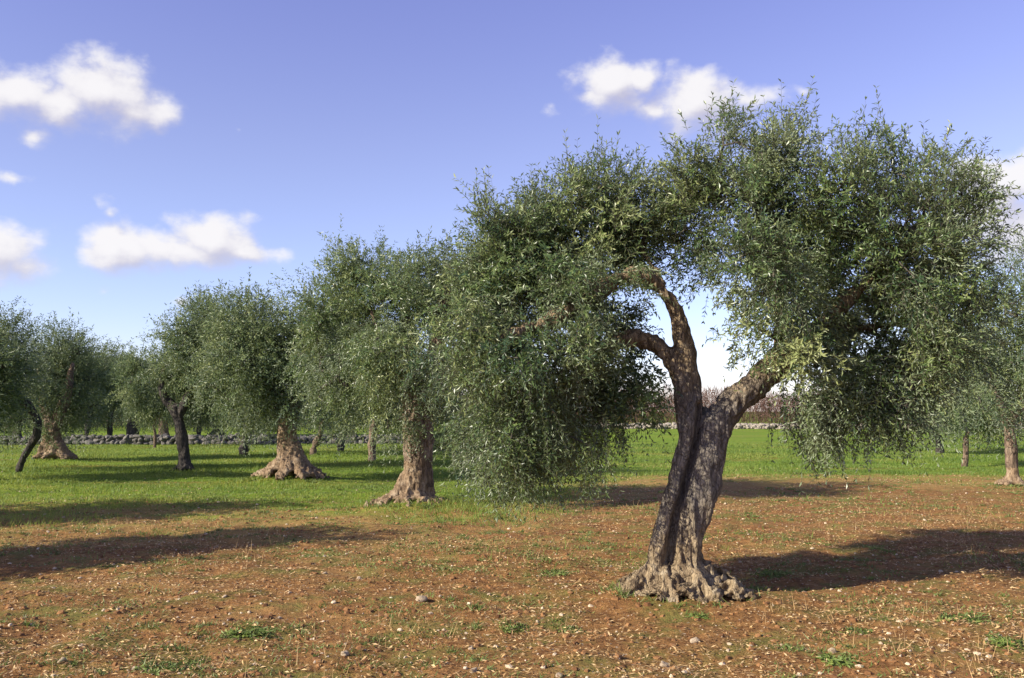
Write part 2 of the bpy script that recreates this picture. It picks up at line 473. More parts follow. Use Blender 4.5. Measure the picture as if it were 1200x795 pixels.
def foliage(rng, cen, cdir, size, per, ll, lw, K=6, shoot=(.14, .30), zmid=None, zspan=1.0, tall=.10):
    n = len(cen)
    m = n * per
    g_ = rng.normal(size=(n, per, 3)) * .5
    zrel = (cen[:, 2] - zmid) / zspan                      # >0 upper crown, <0 hanging skirt
    up = np.clip(.22 + .75 * zrel, -.75, .95)
    ax = cdir * .6 + rng.normal(0, .32, (n, 3)); ax[:, 2] += up; ax = nrm(ax)
    run = rng.uniform(-1.0, .9, (n, per, 1))
    o = (cen[:, None] + g_ * size * (.78 - .25 * run) + ax[:, None] * run * size * .95).reshape(m, 3)
    d = nrm((.62 * g_ + .85 * ax[:, None] + rng.normal(0, .27, (n, per, 3))).reshape(m, 3))
    L = rng.uniform(*shoot, m)
    long = (rng.random(m) < tall) & (np.repeat(zrel, per) > .15)
    d[long] = nrm(d[long] * .45 + np.array((0, 0, 1.)) + rng.normal(0, .18, (long.sum(), 3)))
    L[long] *= 1.5
    bend = np.zeros((m, 3)); bend[:, 2] = np.where(np.repeat(zrel, per) < 0, -.45, -.12) + rng.normal(0, .15, m)
    bend[long, 2] = .1
    tint = np.repeat(np.clip(.42 + rng.normal(0, .22, n), 0, 1), per) + rng.normal(0, .08, m) + .12 * long
    lv = sprays(rng, o, d, L, bend, K, ll, lw, tint)
    return lv, (o, d, L, bend)

def branching(rng, skel, cen, r0=.0055, sides=5, jitter=.06):
    """thin wood that joins every clump to the limbs: nearest-neighbour tree grown from the skeleton points"""
    nodes = np.array(skel); N0 = len(nodes)
    allp = np.vstack([nodes, cen]); n = len(allp)
    parent = np.full(n, -1)
    D = np.linalg.norm(cen[:, None] - nodes[None], axis=2)
    bd, bi = D.min(1), D.argmin(1)
    todo = np.ones(len(cen), bool); order = []
    for _ in range(len(cen)):
        q = np.where(todo, bd, 1e9).argmin()
        todo[q] = False; parent[N0 + q] = bi[q]; order.append(q)
        dn = np.linalg.norm(cen - cen[q], axis=1) * 1.04
        better = dn < bd
        bd = np.where(better, dn, bd); bi = np.where(better, N0 + q, bi)
    cnt = np.ones(n)
    for q in reversed(order): cnt[parent[N0 + q]] += cnt[N0 + q]
    parts = []
    for q in order:
        a, b_ = allp[parent[N0 + q]], allp[N0 + q]
        ra = min(r0 * math.sqrt(cnt[N0 + q]) * 1.15, .05); rb = max(r0 * math.sqrt(max(cnt[N0 + q] - 1, 1)), r0)
        l = np.linalg.norm(b_ - a)
        mids = [a + (b_ - a) * s + rng.normal(0, jitter * l, 3) + np.array((0, 0, .06 * l)) for s in (.35, .7)]
        parts.append(tube(np.array([a, *mids, b_]), np.array([ra, ra * .7 + rb * .3, ra * .3 + rb * .7, rb]), sides))
    return merge(parts)

def blobs_px(rng, lst, Y, depth=1.3, spread=.8):
    """crown lumps: pixel x, y and radius give place and size at the tree's own distance; each lump gets a real depth"""
    out = []
    for q in lst:
        x, y, r = q[:3]
        dy = q[3] if len(q) > 3 else rng.uniform(-spread, spread)
        s = (Y + dy) / FPX
        c = P(x, y, Y + dy)
        rr = r * s
        out.append((c, (rr, rr * depth, rr * .92)))
    return out

# ------------------------------------------------------------------ wood
def remesh(parts, voxel):
    v, f = merge(parts)
    me = mesh('temporary', v, f, M_BARK)
    ob = bpy.data.objects.new('temporary', me); col.objects.link(ob)
    md = ob.modifiers.new('m', 'REMESH'); md.mode = 'VOXEL'; md.voxel_size = voxel; md.adaptivity = 0
    dg = bpy.context.evaluated_depsgraph_get()
    e = ob.evaluated_get(dg).to_mesh()
    nv, nf = len(e.vertices), len(e.polygons)
    co = np.empty(nv * 3, np.float32); e.vertices.foreach_get('co', co)
    no = np.empty(nv * 3, np.float32); e.vertices.foreach_get('normal', no)
    lt = np.empty(nf, np.int32); e.polygons.foreach_get('loop_total', lt)
    li = np.empty(len(e.loops), np.int32); e.loops.foreach_get('vertex_index', li)
    bpy.data.objects.remove(ob); bpy.data.meshes.remove(me)
    assert (lt == 4).all()
    return co.reshape(-1, 3).astype(float), no.reshape(-1, 3).astype(float), li.reshape(-1, 4)

def smooth_verts(v, f, it):
    n = len(v)
    e = np.vstack([f[:, [0, 1]], f[:, [1, 2]], f[:, [2, 3]], f[:, [3, 0]]])
    for _ in range(it):
        acc = np.zeros_like(v); c = np.zeros(n)
        for a, b_ in ((0, 1), (1, 0)):
            np.add.at(acc, e[:, a], v[e[:, b_]]); np.add.at(c, e[:, a], 1)
        v = v * .45 + acc / np.maximum(c, 1)[:, None] * .55
    return v

def gnarly(strands, voxel, rough=1.0, seed=3, per=4, sides=12, smooth=2, foot=0., cuts=()):
    """strands: (label, points, radii). One fused surface, then bark relief. Returns verts, faces, label of each face, skeleton samples"""
    tubes, sk, sl = [], [], []
    for lab, p, r in strands:
        q, rr = spline(p, r, per)
        tubes.append(tube(q, rr, sides)); sk.append(q); sl += [lab] * len(q)
    v, n, f = remesh(tubes, voxel)
    v = smooth_verts(v, f, smooth)
    big = fbm(v * np.array((5, 5, 2.2)), 2, seed) * .055
    ridg = np.abs(fbm(v * np.array((15, 15, 3.0)), 2, seed + 7)) * -.045
    fine = fbm(v * np.array((34, 34, 9)), 2, seed + 11) * .016
    low = 1 + 2.0 * np.exp(-np.clip(v[:, 2] - foot, 0, 9) / .22)
    knob = np.abs(fbm(v * np.array((9, 9, 8)), 2, seed + 23)) * -.05 * (low - 1)
    v = v + n * ((big + ridg * low + fine + knob) * rough)[:, None]
    for line, deep, wide in cuts:                       # clefts and hollows in the wood
        q, ww = spline(line, wide, 18)
        for s in range(0, len(v), 4000):
            D = np.linalg.norm((v[s:s + 4000, None] - q[None]) * np.array((1, .45, 1)), axis=2) / ww[None]
            fall = np.exp(-D.min(1) ** 2) * np.clip(-n[s:s + 4000, 1] + .25, 0, 1)
            v[s:s + 4000, 1] += deep * fall
    sk = np.vstack(sk); sl = np.array(sl)
    fc = v[f].mean(1)
    lab = np.empty(len(fc), object)
    for s in range(0, len(fc), 4000):
        lab[s:s + 4000] = sl[np.linalg.norm(fc[s:s + 4000, None] - sk[None], axis=2).argmin(1)]
    ti = np.where(lab == 'trunk')[0]                     # stray patches beside the trunk belong to the roots
    ft = f[ti]; comp = np.arange(len(v))
    for _ in range(400):
        m = comp[ft].min(1); new = comp.copy()
        np.minimum.at(new, ft.ravel(), np.repeat(m, 4)); new = new[new]
        if (new == comp).all(): break
        comp = new
    c = comp[ft[:, 0]]; ids, cnt = np.unique(c, return_counts=True)
    lab[ti[c != ids[cnt.argmax()]]] = 'roots'
    return v, f, lab, sk
def submesh(name, v, f, mat, origin):
    u, inv = np.unique(f, return_inverse=True)
    return mesh(name, v[u] - origin, inv.reshape(f.shape), mat)

def roots_for(rng, base, n, reach, top, r0, r1, ex=1.0, up=.42):
    """knobbly surface roots radiating from the stem foot"""
    out = []
    for k in range(n):
        a = 2 * math.pi * (k + rng.uniform(-.3, .3)) / n
        d = np.array((math.cos(a) * ex, math.sin(a), 0)); l = reach * rng.uniform(.72, 1.12)
        sw = np.array((-math.sin(a), math.cos(a), 0)) * rng.normal(0, .10 * reach)
        pts = [base + d * top * .35 + np.array((0, 0, up * rng.uniform(.85, 1.25))), base + d * (top * .9) + np.array((0, 0, up * .48)),
               base + d * (top + l * .42) + sw * .5 + np.array((0, 0, up * .18)), base + d * (top * .8 + l * .8) + sw + np.array((0, 0, .035)), base + d * (top * .8 + l) + sw * 1.5 + np.array((0, 0, -.05))]
        s = rng.uniform(.8, 1.25)
        out.append(('roots', pts, [r0 * .8, r0 * s, r0 * .85 * s, r1 * s * 1.15, r1 * .7]))
        if rng.random() < .7:
            q = pts[2]; e = pts[3] + np.array((-d[1], d[0], 0)) * rng.choice([-1, 1]) * reach * .28
            out.append(('roots', [q, (q + e) / 2 + np.array((0, 0, .03)), e + np.array((0, 0, -.04))], [r1 * 1.2, r1 * 1.1, r1 * .6]))
    return out

def put_tree(label, base, strands, blobs, n_clumps, size, per, ll, lw, seed, voxel, mats, group='olive trees of the grove', rough=1.0, K=6, shoot=(.14, .30), leafmat=None, name='olive_tree', twig_r=.0055, shoots=False, tall=.10, skel_min=1.0, extra_wood=True, cuts=(), clear=()):
    rng = np.random.default_rng(seed)
    z = gz1(base[0], base[1]); origin = np.array((base[0], base[1], z))
    root = thing(name, label, 'tree', tuple(origin), group)
    v, f, lab, sk = gnarly(strands, voxel, rough, seed, foot=z, cuts=cuts)
    for part, pname in (('trunk', 'trunk'), ('roots', 'roots')) + tuple((l, 'branch') for l in sorted(set(lab) - {'trunk', 'roots'})):
        sel = lab == part
        if sel.sum() > 4: link(pname, submesh(pname, v, f[sel], mats.get(part, mats['branch']), origin), root)
    cen, cdir, _ = clump_centres(rng, blobs, n_clumps)
    for c_, r_ in clear:                                # the open, pruned space round the fork
        ok = np.linalg.norm(cen - c_, axis=1) > r_
        cen, cdir = cen[ok], cdir[ok]
    low = gz(cen[:, 0], cen[:, 1]) + .12
    cen[:, 2] = np.maximum(cen[:, 2], low)
    zs = cen[:, 2]
    lv, sh = foliage(rng, cen, cdir, size, per, ll, lw, K, shoot, zmid=np.median(zs), zspan=max((zs.max() - zs.min()) / 2, .3), tall=tall)
    cr = link('crown', mesh('crown', lv[0] - origin, lv[1], leafmat or M_LEAF, False, lv[2]), root, kind='stuff')
    if extra_wood:
        wood = branching(rng, sk[sk[:, 2] > z + skel_min], cen, twig_r)
        if shoots: wood = merge([wood, shoot_wood(*sh)])
        link('twigs', mesh('twigs', wood[0] - origin, wood[1], M_TWIG), root, kind='stuff')
    return root

# ---- the big forked tree in front
def old_bark():
    m, t, b, o = material('old_olive_bark')
    pos = t.new('ShaderNodeTexCoord').outputs['Object']
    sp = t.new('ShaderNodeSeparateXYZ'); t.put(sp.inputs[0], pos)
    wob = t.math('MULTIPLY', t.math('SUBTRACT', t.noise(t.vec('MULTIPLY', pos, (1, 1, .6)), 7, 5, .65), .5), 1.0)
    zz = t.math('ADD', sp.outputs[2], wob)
    st = t.vec('MULTIPLY', pos, (1, 1, .28))
    n1 = t.noise(st, 30, 7, .68, .5); n2 = t.noise(pos, 6, 5, .65); n3 = t.noise(pos, 60, 5, .7)
    cr = t.voro(t.vec('ADD', st, t.vec('SCALE', t.noise(pos, 9, 3, .5, out=1), .08)), 26, 'DISTANCE_TO_EDGE')
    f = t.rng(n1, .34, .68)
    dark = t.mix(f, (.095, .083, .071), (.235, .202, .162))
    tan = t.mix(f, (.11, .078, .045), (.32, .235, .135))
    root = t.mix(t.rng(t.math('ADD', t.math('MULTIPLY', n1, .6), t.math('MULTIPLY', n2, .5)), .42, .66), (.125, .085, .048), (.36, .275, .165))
    c = t.mix(t.rng(zz, 1.45, 2.0), dark, tan)  # upper limbs turn paler tan: sunlight on them put into the bark colour
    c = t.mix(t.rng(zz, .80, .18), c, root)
    c = t.mix(t.math('MULTIPLY', t.rng(n2, .54, .68), .55), c, (.30, .26, .19))
    c = t.mix(t.math('MULTIPLY', t.rng(n3, .60, .72), .5), c, (.34, .30, .22))
    c = t.mix(t.math('MULTIPLY', t.rng(cr, .0, .08, 1, 0), t.rng(zz, .3, .6, .38, .55)), c, (.020, .016, .013))
    t.put(b.inputs['Base Color'], c)
    h = t.math('ADD', t.math('ADD', t.math('MULTIPLY', n1, .9), t.math('MULTIPLY', n3, .35)), t.math('MULTIPLY', t.rng(cr, 0, .16), .3))
    t.put(b.inputs['Normal'], t.bump(h, 1.0, .022))
    b.inputs['Roughness'].default_value = .93
    return m
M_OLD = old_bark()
Y1 = base1[1]
def L1(lab, pts):
    """x px, y px, radius px, depth offset"""
    s = Y1 / FPX
    return (lab, [P(x, y, Y1 + dz) for x, y, r, dz in pts], [r * s * (Y1 + dz) / Y1 for x, y, r, dz in pts])
rng1 = np.random.default_rng(11)
def C1(deep, pts): return ([P(x, y, Y1 - .16) for x, y, r in pts], deep, [r * Y1 / FPX for x, y, r in pts])
CUTS1 = [C1(.15, [(821, 474, 3), (822, 490, 4), (817, 523, 4.5), (805, 569, 4.5), (793, 612, 5), (789, 640, 6), (787, 664, 7), (788, 676, 5)]),
         C1(.20, [(841, 656, 4), (846, 668, 6), (852, 682, 6), (858, 692, 4)]), C1(.12, [(768, 690, 4), (763, 704, 5), (760, 714, 4)]),
         C1(.16, [(800, 690, 3), (801, 704, 5), (801, 716, 5)]), C1(.14, [(745, 694, 3), (741, 706, 4)]), C1(.16, [(822, 694, 3), (826, 708, 4)]), C1(.08, [(806, 590, 3), (802, 640, 4), (806, 670, 3)])]
b1 = np.array((base1[0], base1[1], gz1(base1[0], base1[1])))
strands1 = [
    L1('trunk', [(778, 712, 22, 0), (774, 680, 21, -.04), (775, 645, 15.5, -.05), (783, 606, 13, -.05), (796, 560, 12.5, -.05), (805, 512, 14, -.05), (807, 478, 15.5, -.02), (806, 452, 14.5, 0)]),
    L1('upper_limb', [(806, 452, 14.5, 0), (803, 425, 12.5, 0), (798, 390, 12, 0), (785, 352, 11.5, -.02), (765, 328, 10.5, -.05), (742, 322, 9.5, -.1), (712, 335, 8, -.15), (680, 355, 9, -.2), (650, 374, 8.5, -.3), (618, 386, 7.5, -.42), (585, 398, 5, -.5), (562, 392, 3, -.5)]),
    L1('lower_limb', [(803, 455, 12, .03), (792, 432, 11.5, .02), (777, 411, 11, .05), (757, 399, 10.5, .1), (735, 397, 9.5, .15), (706, 410, 8, .25), (682, 440, 6, .35), (664, 475, 4, .4)]),
    L1('trunk', [(812, 712, 25, 0), (807, 680, 24, -.03), (808, 645, 19, -.07), (814, 606, 19.5, -.07), (826, 560, 18.5, -.07), (837, 514, 18.5, -.06), (844, 490, 19, -.03)]),
    L1('right_limb', [(844, 490, 19, -.03), (860, 472, 18.5, 0), (882, 454, 17.5, .02), (904, 434, 16, .05), (945, 398, 13.5, .1), (990, 355, 11, .15), (1040, 312, 8.5, .1), (1075, 270, 6, .1), (1090, 225, 4, .05)]),
    L1('right_limb', [(965, 380, 8, .2), (1010, 385, 6.5, .4), (1060, 375, 5, .5), (1110, 350, 3, .5)]),
    L1('right_limb', [(920, 422, 9, .05), (915, 370, 8, .3), (905, 310, 6.5, .5), (890, 250, 5, .6), (880, 200, 3.5, .6)]),
    L1('upper_limb', [(776, 340, 8, 0), (764, 312, 5.5, .4), (738, 272, 4.5, .65), (708, 240, 3, .8)]),
    L1('upper_limb', [(700, 342, 6, -.1), (675, 322, 4.5, .4), (650, 300, 3.5, .8), (630, 285, 2.5, 1.0)]),
    L1('trunk', [(800, 705, 30, .12), (797, 640, 24, .12), (803, 600, 21, .12), (816, 558, 20, .12), (824, 512, 19, .1), (824, 482, 13, .08)]),
]
strands1 += roots_for(rng1, b1 + np.array((-.02, 0, -.07)), 15, .40, .23, .070, .050, 1.12, .40)
strands1 += [L1('roots', [(768, 668, 13, -.1), (748, 688, 14, -.2), (733, 706, 13, -.25), (722, 716, 9, -.28)]),
             L1('roots', [(828, 662, 11, -.08), (846, 672, 10, -.05), (862, 690, 11, -.05), (872, 700, 9, -.05)]),
             L1('roots', [(790, 668, 14, -.17), (783, 692, 16, -.3), (778, 712, 13, -.4)]),
             L1('roots', [(812, 668, 14, -.17), (820, 692, 16, -.3), (828, 716, 12, -.42)])]
CROWN1 = [
    (690, 263, 58, 0.5), (625, 280, 56, 0.5), (575, 304, 46, 0.3), (742, 282, 36, 0.6), (650, 322, 64, 0.7), (600, 355, 56, 0.3), (640, 300, 52, 1.1), (700, 300, 50, 0.9), (560, 352, 38, 0.7), (690, 241, 36, 0.5), (768, 256, 28, 0.4), (790, 286, 20, 0.5), (688, 342, 26, -0.25), (655, 348, 26, -0.35), (545, 385, 34, -0.3), (690, 388, 28, -0.45), (535, 430, 32, 0.3), (715, 385, 28, 0.6), (590, 410, 54, -0.2), (640, 440, 58, -0.5), (590, 470, 50, 0.2), (620, 512, 46, -0.3), (690, 440, 48, 0.4), (600, 536, 32, -0.2), (572, 515, 32, 0.2), (660, 495, 48, 0.5), (722, 470, 30, 0.2), (735, 500, 20, 0.1), (700, 515, 20, -0.3), (640, 530, 26, 0.4), (560, 545, 18, 0), (755, 440, 16, 0.3), (762, 488, 14, -0.1), (808, 228, 36, 0.2), (862, 205, 46, -0.2), (915, 196, 46, 0.3), (985, 228, 48, -0.3), (1058, 207, 42, 0.2), (1102, 236, 42, -0.2), (1140, 277, 36, 0.3), (890, 259, 58, 0.6), (985, 290, 68, 0.3), (1070, 295, 64, -0.4), (1140, 325, 36, -0.2), (900, 335, 50, -0.5), (955, 385, 54, 0.2), (1040, 385, 62, 0.4), (1108, 385, 46, -0.3), (950, 450, 42, -0.4), (1025, 460, 46, 0.1), (995, 488, 28, -0.2), (932, 478, 28, 0.4), (1070, 440, 42, -0.4), (815, 270, 32, 0.2), (872, 385, 24, -0.1), (1112, 440, 30, 0.3), (840, 300, 22, 0.3), (1058, 475, 26, -0.3), (1010, 420, 46, 0.9), (930, 290, 56, 0.9), (1060, 330, 56, 0.9), (880, 300, 32, -0.6), (850, 169, 18, 0), (925, 158, 18, 0.2), (1000, 192, 16, 0.2), (708, 326, 22, -0.2), (672, 338, 26, -0.3), (788, 240, 28, 0.3), (740, 245, 30, 0.6)
]
CLEAR1 = [(P(x, y, Y1 + dz), r * Y1 / FPX) for x, y, r in ((852, 468, 44), (878, 446, 40), (898, 428, 32), (828, 392, 44), (832, 425, 44), (818, 358, 38), (797, 395, 36), (784, 350, 34), (762, 365, 30), (770, 425, 26))
          for dz in (-1.2, -.9, -.6, -.3, 0, .3, .6, .9, 1.2)]
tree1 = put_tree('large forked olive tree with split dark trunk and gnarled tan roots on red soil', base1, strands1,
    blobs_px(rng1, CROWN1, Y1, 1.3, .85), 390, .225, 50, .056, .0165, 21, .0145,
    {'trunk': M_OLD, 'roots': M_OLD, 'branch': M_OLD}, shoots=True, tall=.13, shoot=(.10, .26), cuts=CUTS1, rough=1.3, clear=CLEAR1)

# ---- the middle-distance trees with their own trunks
def LT(Y):
    s = Y / FPX
    def fn(lab, pts): return (lab, [P(q[0], q[1], Y + (q[3] if len(q) > 3 else 0)) for q in pts], [q[2] * s for q in pts])
    return fn
MATS = {'trunk': M_BARK_FAR, 'roots': M_ROOT, 'branch': M_BARK_FAR}
MATS_D = {'trunk': M_BARK_GREY, 'roots': M_BARK_GREY, 'branch': M_BARK_GREY}
def feet(base): return np.array((base[0], base[1], gz1(base[0], base[1])))

rng = np.random.default_rng(12); Y2 = base2[1]; L = LT(Y2)
s2 = [L('trunk', [(478, 600, 24), (484, 575, 17.5), (488, 548, 15.5), (489, 520, 15.5), (486, 498, 15.5), (485, 480, 13)]),
      L('trunk', [(497, 598, 16, .1), (497, 572, 13, .1), (497, 545, 12, .1), (497, 515, 12, .1), (493, 490, 11, .05)]),
      L('branch_a', [(485, 480, 12), (470, 440, 10), (450, 405, 6.5), (436, 365, 4)]), L('branch_b', [(490, 482, 11), (505, 430, 9), (520, 370, 7), (525, 310, 4)]),
      L('branch_c', [(487, 470, 9), (478, 400, 7, .4), (470, 330, 5, .6)])]
s2 += roots_for(rng, feet(base2) - np.array((0, 0, .09)), 17, .54, .24, .075, .042, 1.05, .44)
put_tree('olive tree with stout sunlit trunk and flared brown roots, left of the large forked tree', base2, s2,
    blobs_px(rng, [(480, 326, 38), (425, 322, 34), (412, 300, 16), (525, 326, 40), (570, 312, 38), (440, 385, 34, -.9), (452, 430, 32, -.9), (482, 448, 28, -.8), (470, 410, 30, -.9), (405, 360, 44), (455, 360, 52), (520, 375, 52), (420, 425, 44), (480, 430, 50), (540, 440, 42), (415, 470, 28), (460, 480, 26), (520, 485, 30, .6), (545, 500, 22), (560, 370, 45), (500, 340, 45, 1.2), (440, 400, 45, 1.2), (555, 545, 14, .3), (375, 370, 32, .5), (368, 420, 34, .6), (392, 460, 28, .4), (430, 345, 34, .3)], Y2, 1.3, 1.0),
    270, .32, 32, .072, .021, 22, .026, MATS, rough=1.15, leafmat=M_LEAF, twig_r=.007)

rng = np.random.default_rng(13); Y3 = base3[1]; L = LT(Y3)
s3 = [L('trunk', [(338, 569, 20), (337, 552, 15.5), (337, 535, 13.5), (336, 515, 11.5), (335, 495, 11)]),
      L('branch_a', [(335, 500, 10), (318, 460, 8), (300, 420, 5), (294, 395, 3)]), L('branch_b', [(336, 497, 10), (355, 455, 7.5), (375, 410, 5), (385, 380, 3)])]
s3 += roots_for(rng, feet(base3) - np.array((0, 0, .05)), 18, .50, .36, .105, .085, 1.12, .62)
put_tree('olive tree with a wide heap of pale twisted roots on the green grass', base3, s3,
    blobs_px(rng, [(298, 370, 24), (285, 402, 36), (330, 392, 36), (365, 376, 28), (395, 366, 26), (270, 385, 24), (385, 395, 40), (330, 430, 44), (290, 440, 38), (380, 440, 40), (352, 468, 24), (308, 468, 22), (270, 420, 30), (400, 470, 24), (260, 460, 22), (295, 415, 30, -.8), (300, 388, 24, -.6)], Y3, 1.3, 1.1),
    210, .41, 30, .095, .030, 23, .04, MATS, rough=1.5, leafmat=M_LEAF_FAR, twig_r=.008, K=5, shoot=(.2, .4))

rng = np.random.default_rng(14); Y4 = base4[1]; L = LT(Y4)
s4 = [L('trunk', [(217, 556, 9), (216, 549, 7.5), (215, 533, 6.3), (213, 512, 6.5), (209, 492, 7), (203, 477, 7)]),
      L('branch_a', [(206, 484, 6.5), (195, 468, 5.5), (189, 454, 5), (190, 436, 2.5)]), L('branch_b', [(209, 490, 6), (225, 455, 5), (240, 415, 3.5), (240, 380, 2)])]
s4 += roots_for(rng, feet(base4), 7, .22, .14, .09, .05, 1.1, .22)
put_tree('olive tree with slim dark trunk bending left above the grass shade', base4, s4,
    blobs_px(rng, [(240, 382, 22), (228, 402, 30), (258, 405, 34), (240, 435, 34), (215, 440, 22), (262, 462, 26), (245, 475, 22), (280, 400, 26), (282, 440, 28), (280, 480, 18), (248, 366, 14), (228, 374, 14), (192, 438, 20, .5), (200, 415, 22, .8)], Y4, 1.3, 1.1),
    190, .44, 26, .105, .029, 24, .045, MATS_D, rough=1.2, leafmat=M_LEAF_FAR, twig_r=.009, K=5, shoot=(.2, .4))

rng = np.random.default_rng(15); Y5 = base5[1]; L = LT(Y5)
s5 = [L('trunk', [(61, 545, 8), (61, 530, 7), (60, 515, 8), (63, 500, 9)]), L('trunk', [(49, 545, 6.5, -.1), (50, 530, 5.5, -.1), (57, 514, 7), (62, 504, 8)]),
      L('trunk', [(76, 543, 9, -.2), (74, 535, 8.5, -.1), (66, 518, 8), (63, 506, 8)]),
      L('branch_a', [(62, 502, 8), (52, 470, 6), (45, 430, 3)]), L('branch_b', [(64, 502, 8), (78, 465, 6), (85, 425, 3)])]
s5 += roots_for(rng, feet(base5), 8, .4, .3, .13, .08, 1.2, .3)
put_tree('olive tree with pale hollow trunk split into legs, before the stone wall', base5, s5,
    blobs_px(rng, [(76, 416, 26), (50, 426, 24), (92, 436, 24), (70, 453, 32), (46, 466, 24), (98, 466, 20), (70, 488, 20), (64, 408, 18), (55, 500, 14)], Y5, 1.3, 1.1),
    130, .46, 24, .115, .03, 25, .055, MATS, rough=1.6, leafmat=M_LEAF_FAR, twig_r=.01, K=5, shoot=(.22, .42))

rng = np.random.default_rng(16); base6 = G(22, 553); Y6 = base6[1]; L = LT(Y6)
s6 = [L('trunk', [(21, 556, 5), (24, 545, 4.5), (32, 528, 4.6), (43, 510, 5)]),
      L('branch_a', [(43, 510, 5), (44, 495, 5.2), (37, 481, 5.5), (26, 470, 5.5), (8, 464, 5), (-10, 440, 4), (-15, 410, 2)])]
put_tree('olive tree with thin leaning trunk that hooks back over itself, at the grass edge', base6, s6,
    blobs_px(rng, [(12, 395, 22), (-15, 400, 32), (18, 425, 22), (-12, 440, 36), (5, 470, 22), (-40, 430, 36), (28, 400, 14), (-20, 480, 24), (8, 500, 14)], Y6, 1.3, .9),
    110, .42, 24, .10, .026, 26, .045, MATS_D, rough=.9, leafmat=M_LEAF_FAR, twig_r=.009, K=5, shoot=(.2, .4))

rng = np.random.default_rng(17); Y11 = base11[1]; L = LT(Y11)
s11 = [L('trunk', [(1190, 573, 10), (1187, 560, 7.5), (1185, 540, 6.8), (1184, 515, 6.8), (1181, 497, 6.5)]),
       L('branch_a', [(1182, 500, 6.5), (1170, 470, 5.5), (1158, 430, 4.5), (1150, 395, 3)]), L('branch_b', [(1182, 500, 6.5), (1196, 465, 5.5), (1205, 410, 4.5), (1212, 360, 3)])]
s11 += roots_for(rng, feet(base11), 8, .3, .12, .08, .045, 1.1, .25)
put_tree('olive tree with smooth pale grey trunk at the meeting of red soil and grass', base11, s11,
    blobs_px(rng, [(1195, 335, 36), (1160, 400, 40), (1210, 410, 50), (1178, 455, 40), (1140, 440, 34), (1230, 340, 50), (1170, 365, 36), (1200, 475, 26), (1250, 420, 50), (1150, 478, 20), (1260, 370, 40)], Y11, 1.3, 1.1),
    170, .42, 24, .095, .024, 27, .04, MATS, rough=.9, leafmat=M_LEAF_FAR, twig_r=.008, K=5, shoot=(.2, .4))

# ---- trees farther back: shared crowns, each with a stem of its own
def generic_crown(seed, n=95, per=22, ll=.16, lw=.045):
    rng = np.random.default_rng(seed)
    bl = []
    for k in range(11):
        a = rng.uniform(0, 6.28); q = rng.uniform(.2, 1.15)
        bl.append((np.array((math.cos(a) * q, math.sin(a) * q, rng.uniform(1.9, 4.0) - .25 * q)), np.array((.78, .78, .68)) * rng.uniform(.75, 1.15)))
    cen, cdir, _ = clump_centres(rng, bl, n)
    cen[:, 2] = np.maximum(cen[:, 2], 1.25)
    lv, _ = foliage(rng, cen, cdir, .5, per, ll, lw, 5, (.25, .5), zmid=np.median(cen[:, 2]), zspan=1.4, tall=.12)
    wood = branching(rng, np.array([(0, 0, 1.3), (.2, .1, 1.7), (-.25, 0, 1.8)]), cen, .012, 4)
    return mesh('crown', lv[0], lv[1], M_LEAF_FAR, False, lv[2]), mesh('twigs', wood[0], wood[1], M_TWIG)
GEN = [generic_crown(s) for s in (41, 42, 43, 44)]
k_gen = 0
def far_tree(label, x, y, stem, width=1.0, height=1.0, mat=None, group='olive trees in the distance', at=None):
    """stem: (dx metres, z metres, radius metres) from the foot up to about 1.6 m"""
    global k_gen
    g_ = G(x, y) if at is None else np.array((at[0], at[1], 0.))
    z = gz1(g_[0], g_[1])
    root = thing('olive_tree', label, 'tree', (g_[0], g_[1], z), group)
    rng = np.random.default_rng(100 + k_gen)
    pts = [np.array((dx, rng.normal(0, .03), zz)) for dx, zz, r in stem]
    q, rr = spline(pts, [r for _, _, r in stem], 3)
    rr = rr * (1 + .18 * rng.normal(size=len(rr)))
    top = q[-1]
    parts = [tube(q, rr, 9)]
    for s in (-1, 1):
        e = np.array((top[0] + s * .45 * width, rng.normal(0, .2), top[2] + .75 * height))
        parts.append(tube(*spline([q[-2], (top + e) / 2 + np.array((0, 0, .05)), e], [rr[-1] * .8, rr[-1] * .65, rr[-1] * .4], 3), 7))
    v, f = merge(parts)
    v = v + .02 * vnoise(v * 6, 3)[:, None]
    link('trunk', mesh('trunk', v, f, mat or M_BARK_GREY), root)
    cm, tw = GEN[k_gen % 4]
    for nm, data in (('crown', cm), ('twigs', tw)):
        c = link(nm, data, root, (top[0] * .8, 0, 0), kind='stuff')
        c.rotation_euler = (0, 0, 1.9 * k_gen + (0.4 if k_gen % 3 else 2.2))
        c.scale = (width, width, height)
    k_gen += 1
    return root
far_tree('young olive tree with white lower stem, behind the pale twisted roots', 436, 541, [(0, -.05, .14), (0, .2, .11), (-.03, .7, .10), (.05, 1.2, .10), (.1, 1.6, .09)], .85, .95, M_BARK_FAR)
far_tree('small olive tree with straight dark stem seen between two thicker trunks', 399, 528, [(0, -.05, .15), (.05, .4, .12), (.2, 1.0, .12), (.25, 1.5, .11)], 1.0, 1.0)
far_tree('olive tree with crooked stem leaning right, near the heap of roots', 366, 535, [(0, -.05, .12), (.05, .3, .11), (.25, .7, .10), (.32, 1.1, .10), (.55, 1.5, .09)], .95, .95, M_BARK_FAR)
far_tree('thin brown stemmed olive sapling in open grass beside the hanging branches', 533, 546, [(0, -.05, .06), (-.03, .4, .05), (.02, .8, .045), (-.02, 1.1, .04)], .42, .42, M_BARK_FAR)
far_tree('olive tree with short dark stem on the grass before the wall end', 285, 533, [(0, -.05, .17), (.03, .4, .14), (.1, .9, .13), (.1, 1.4, .12)], 1.0, .98)
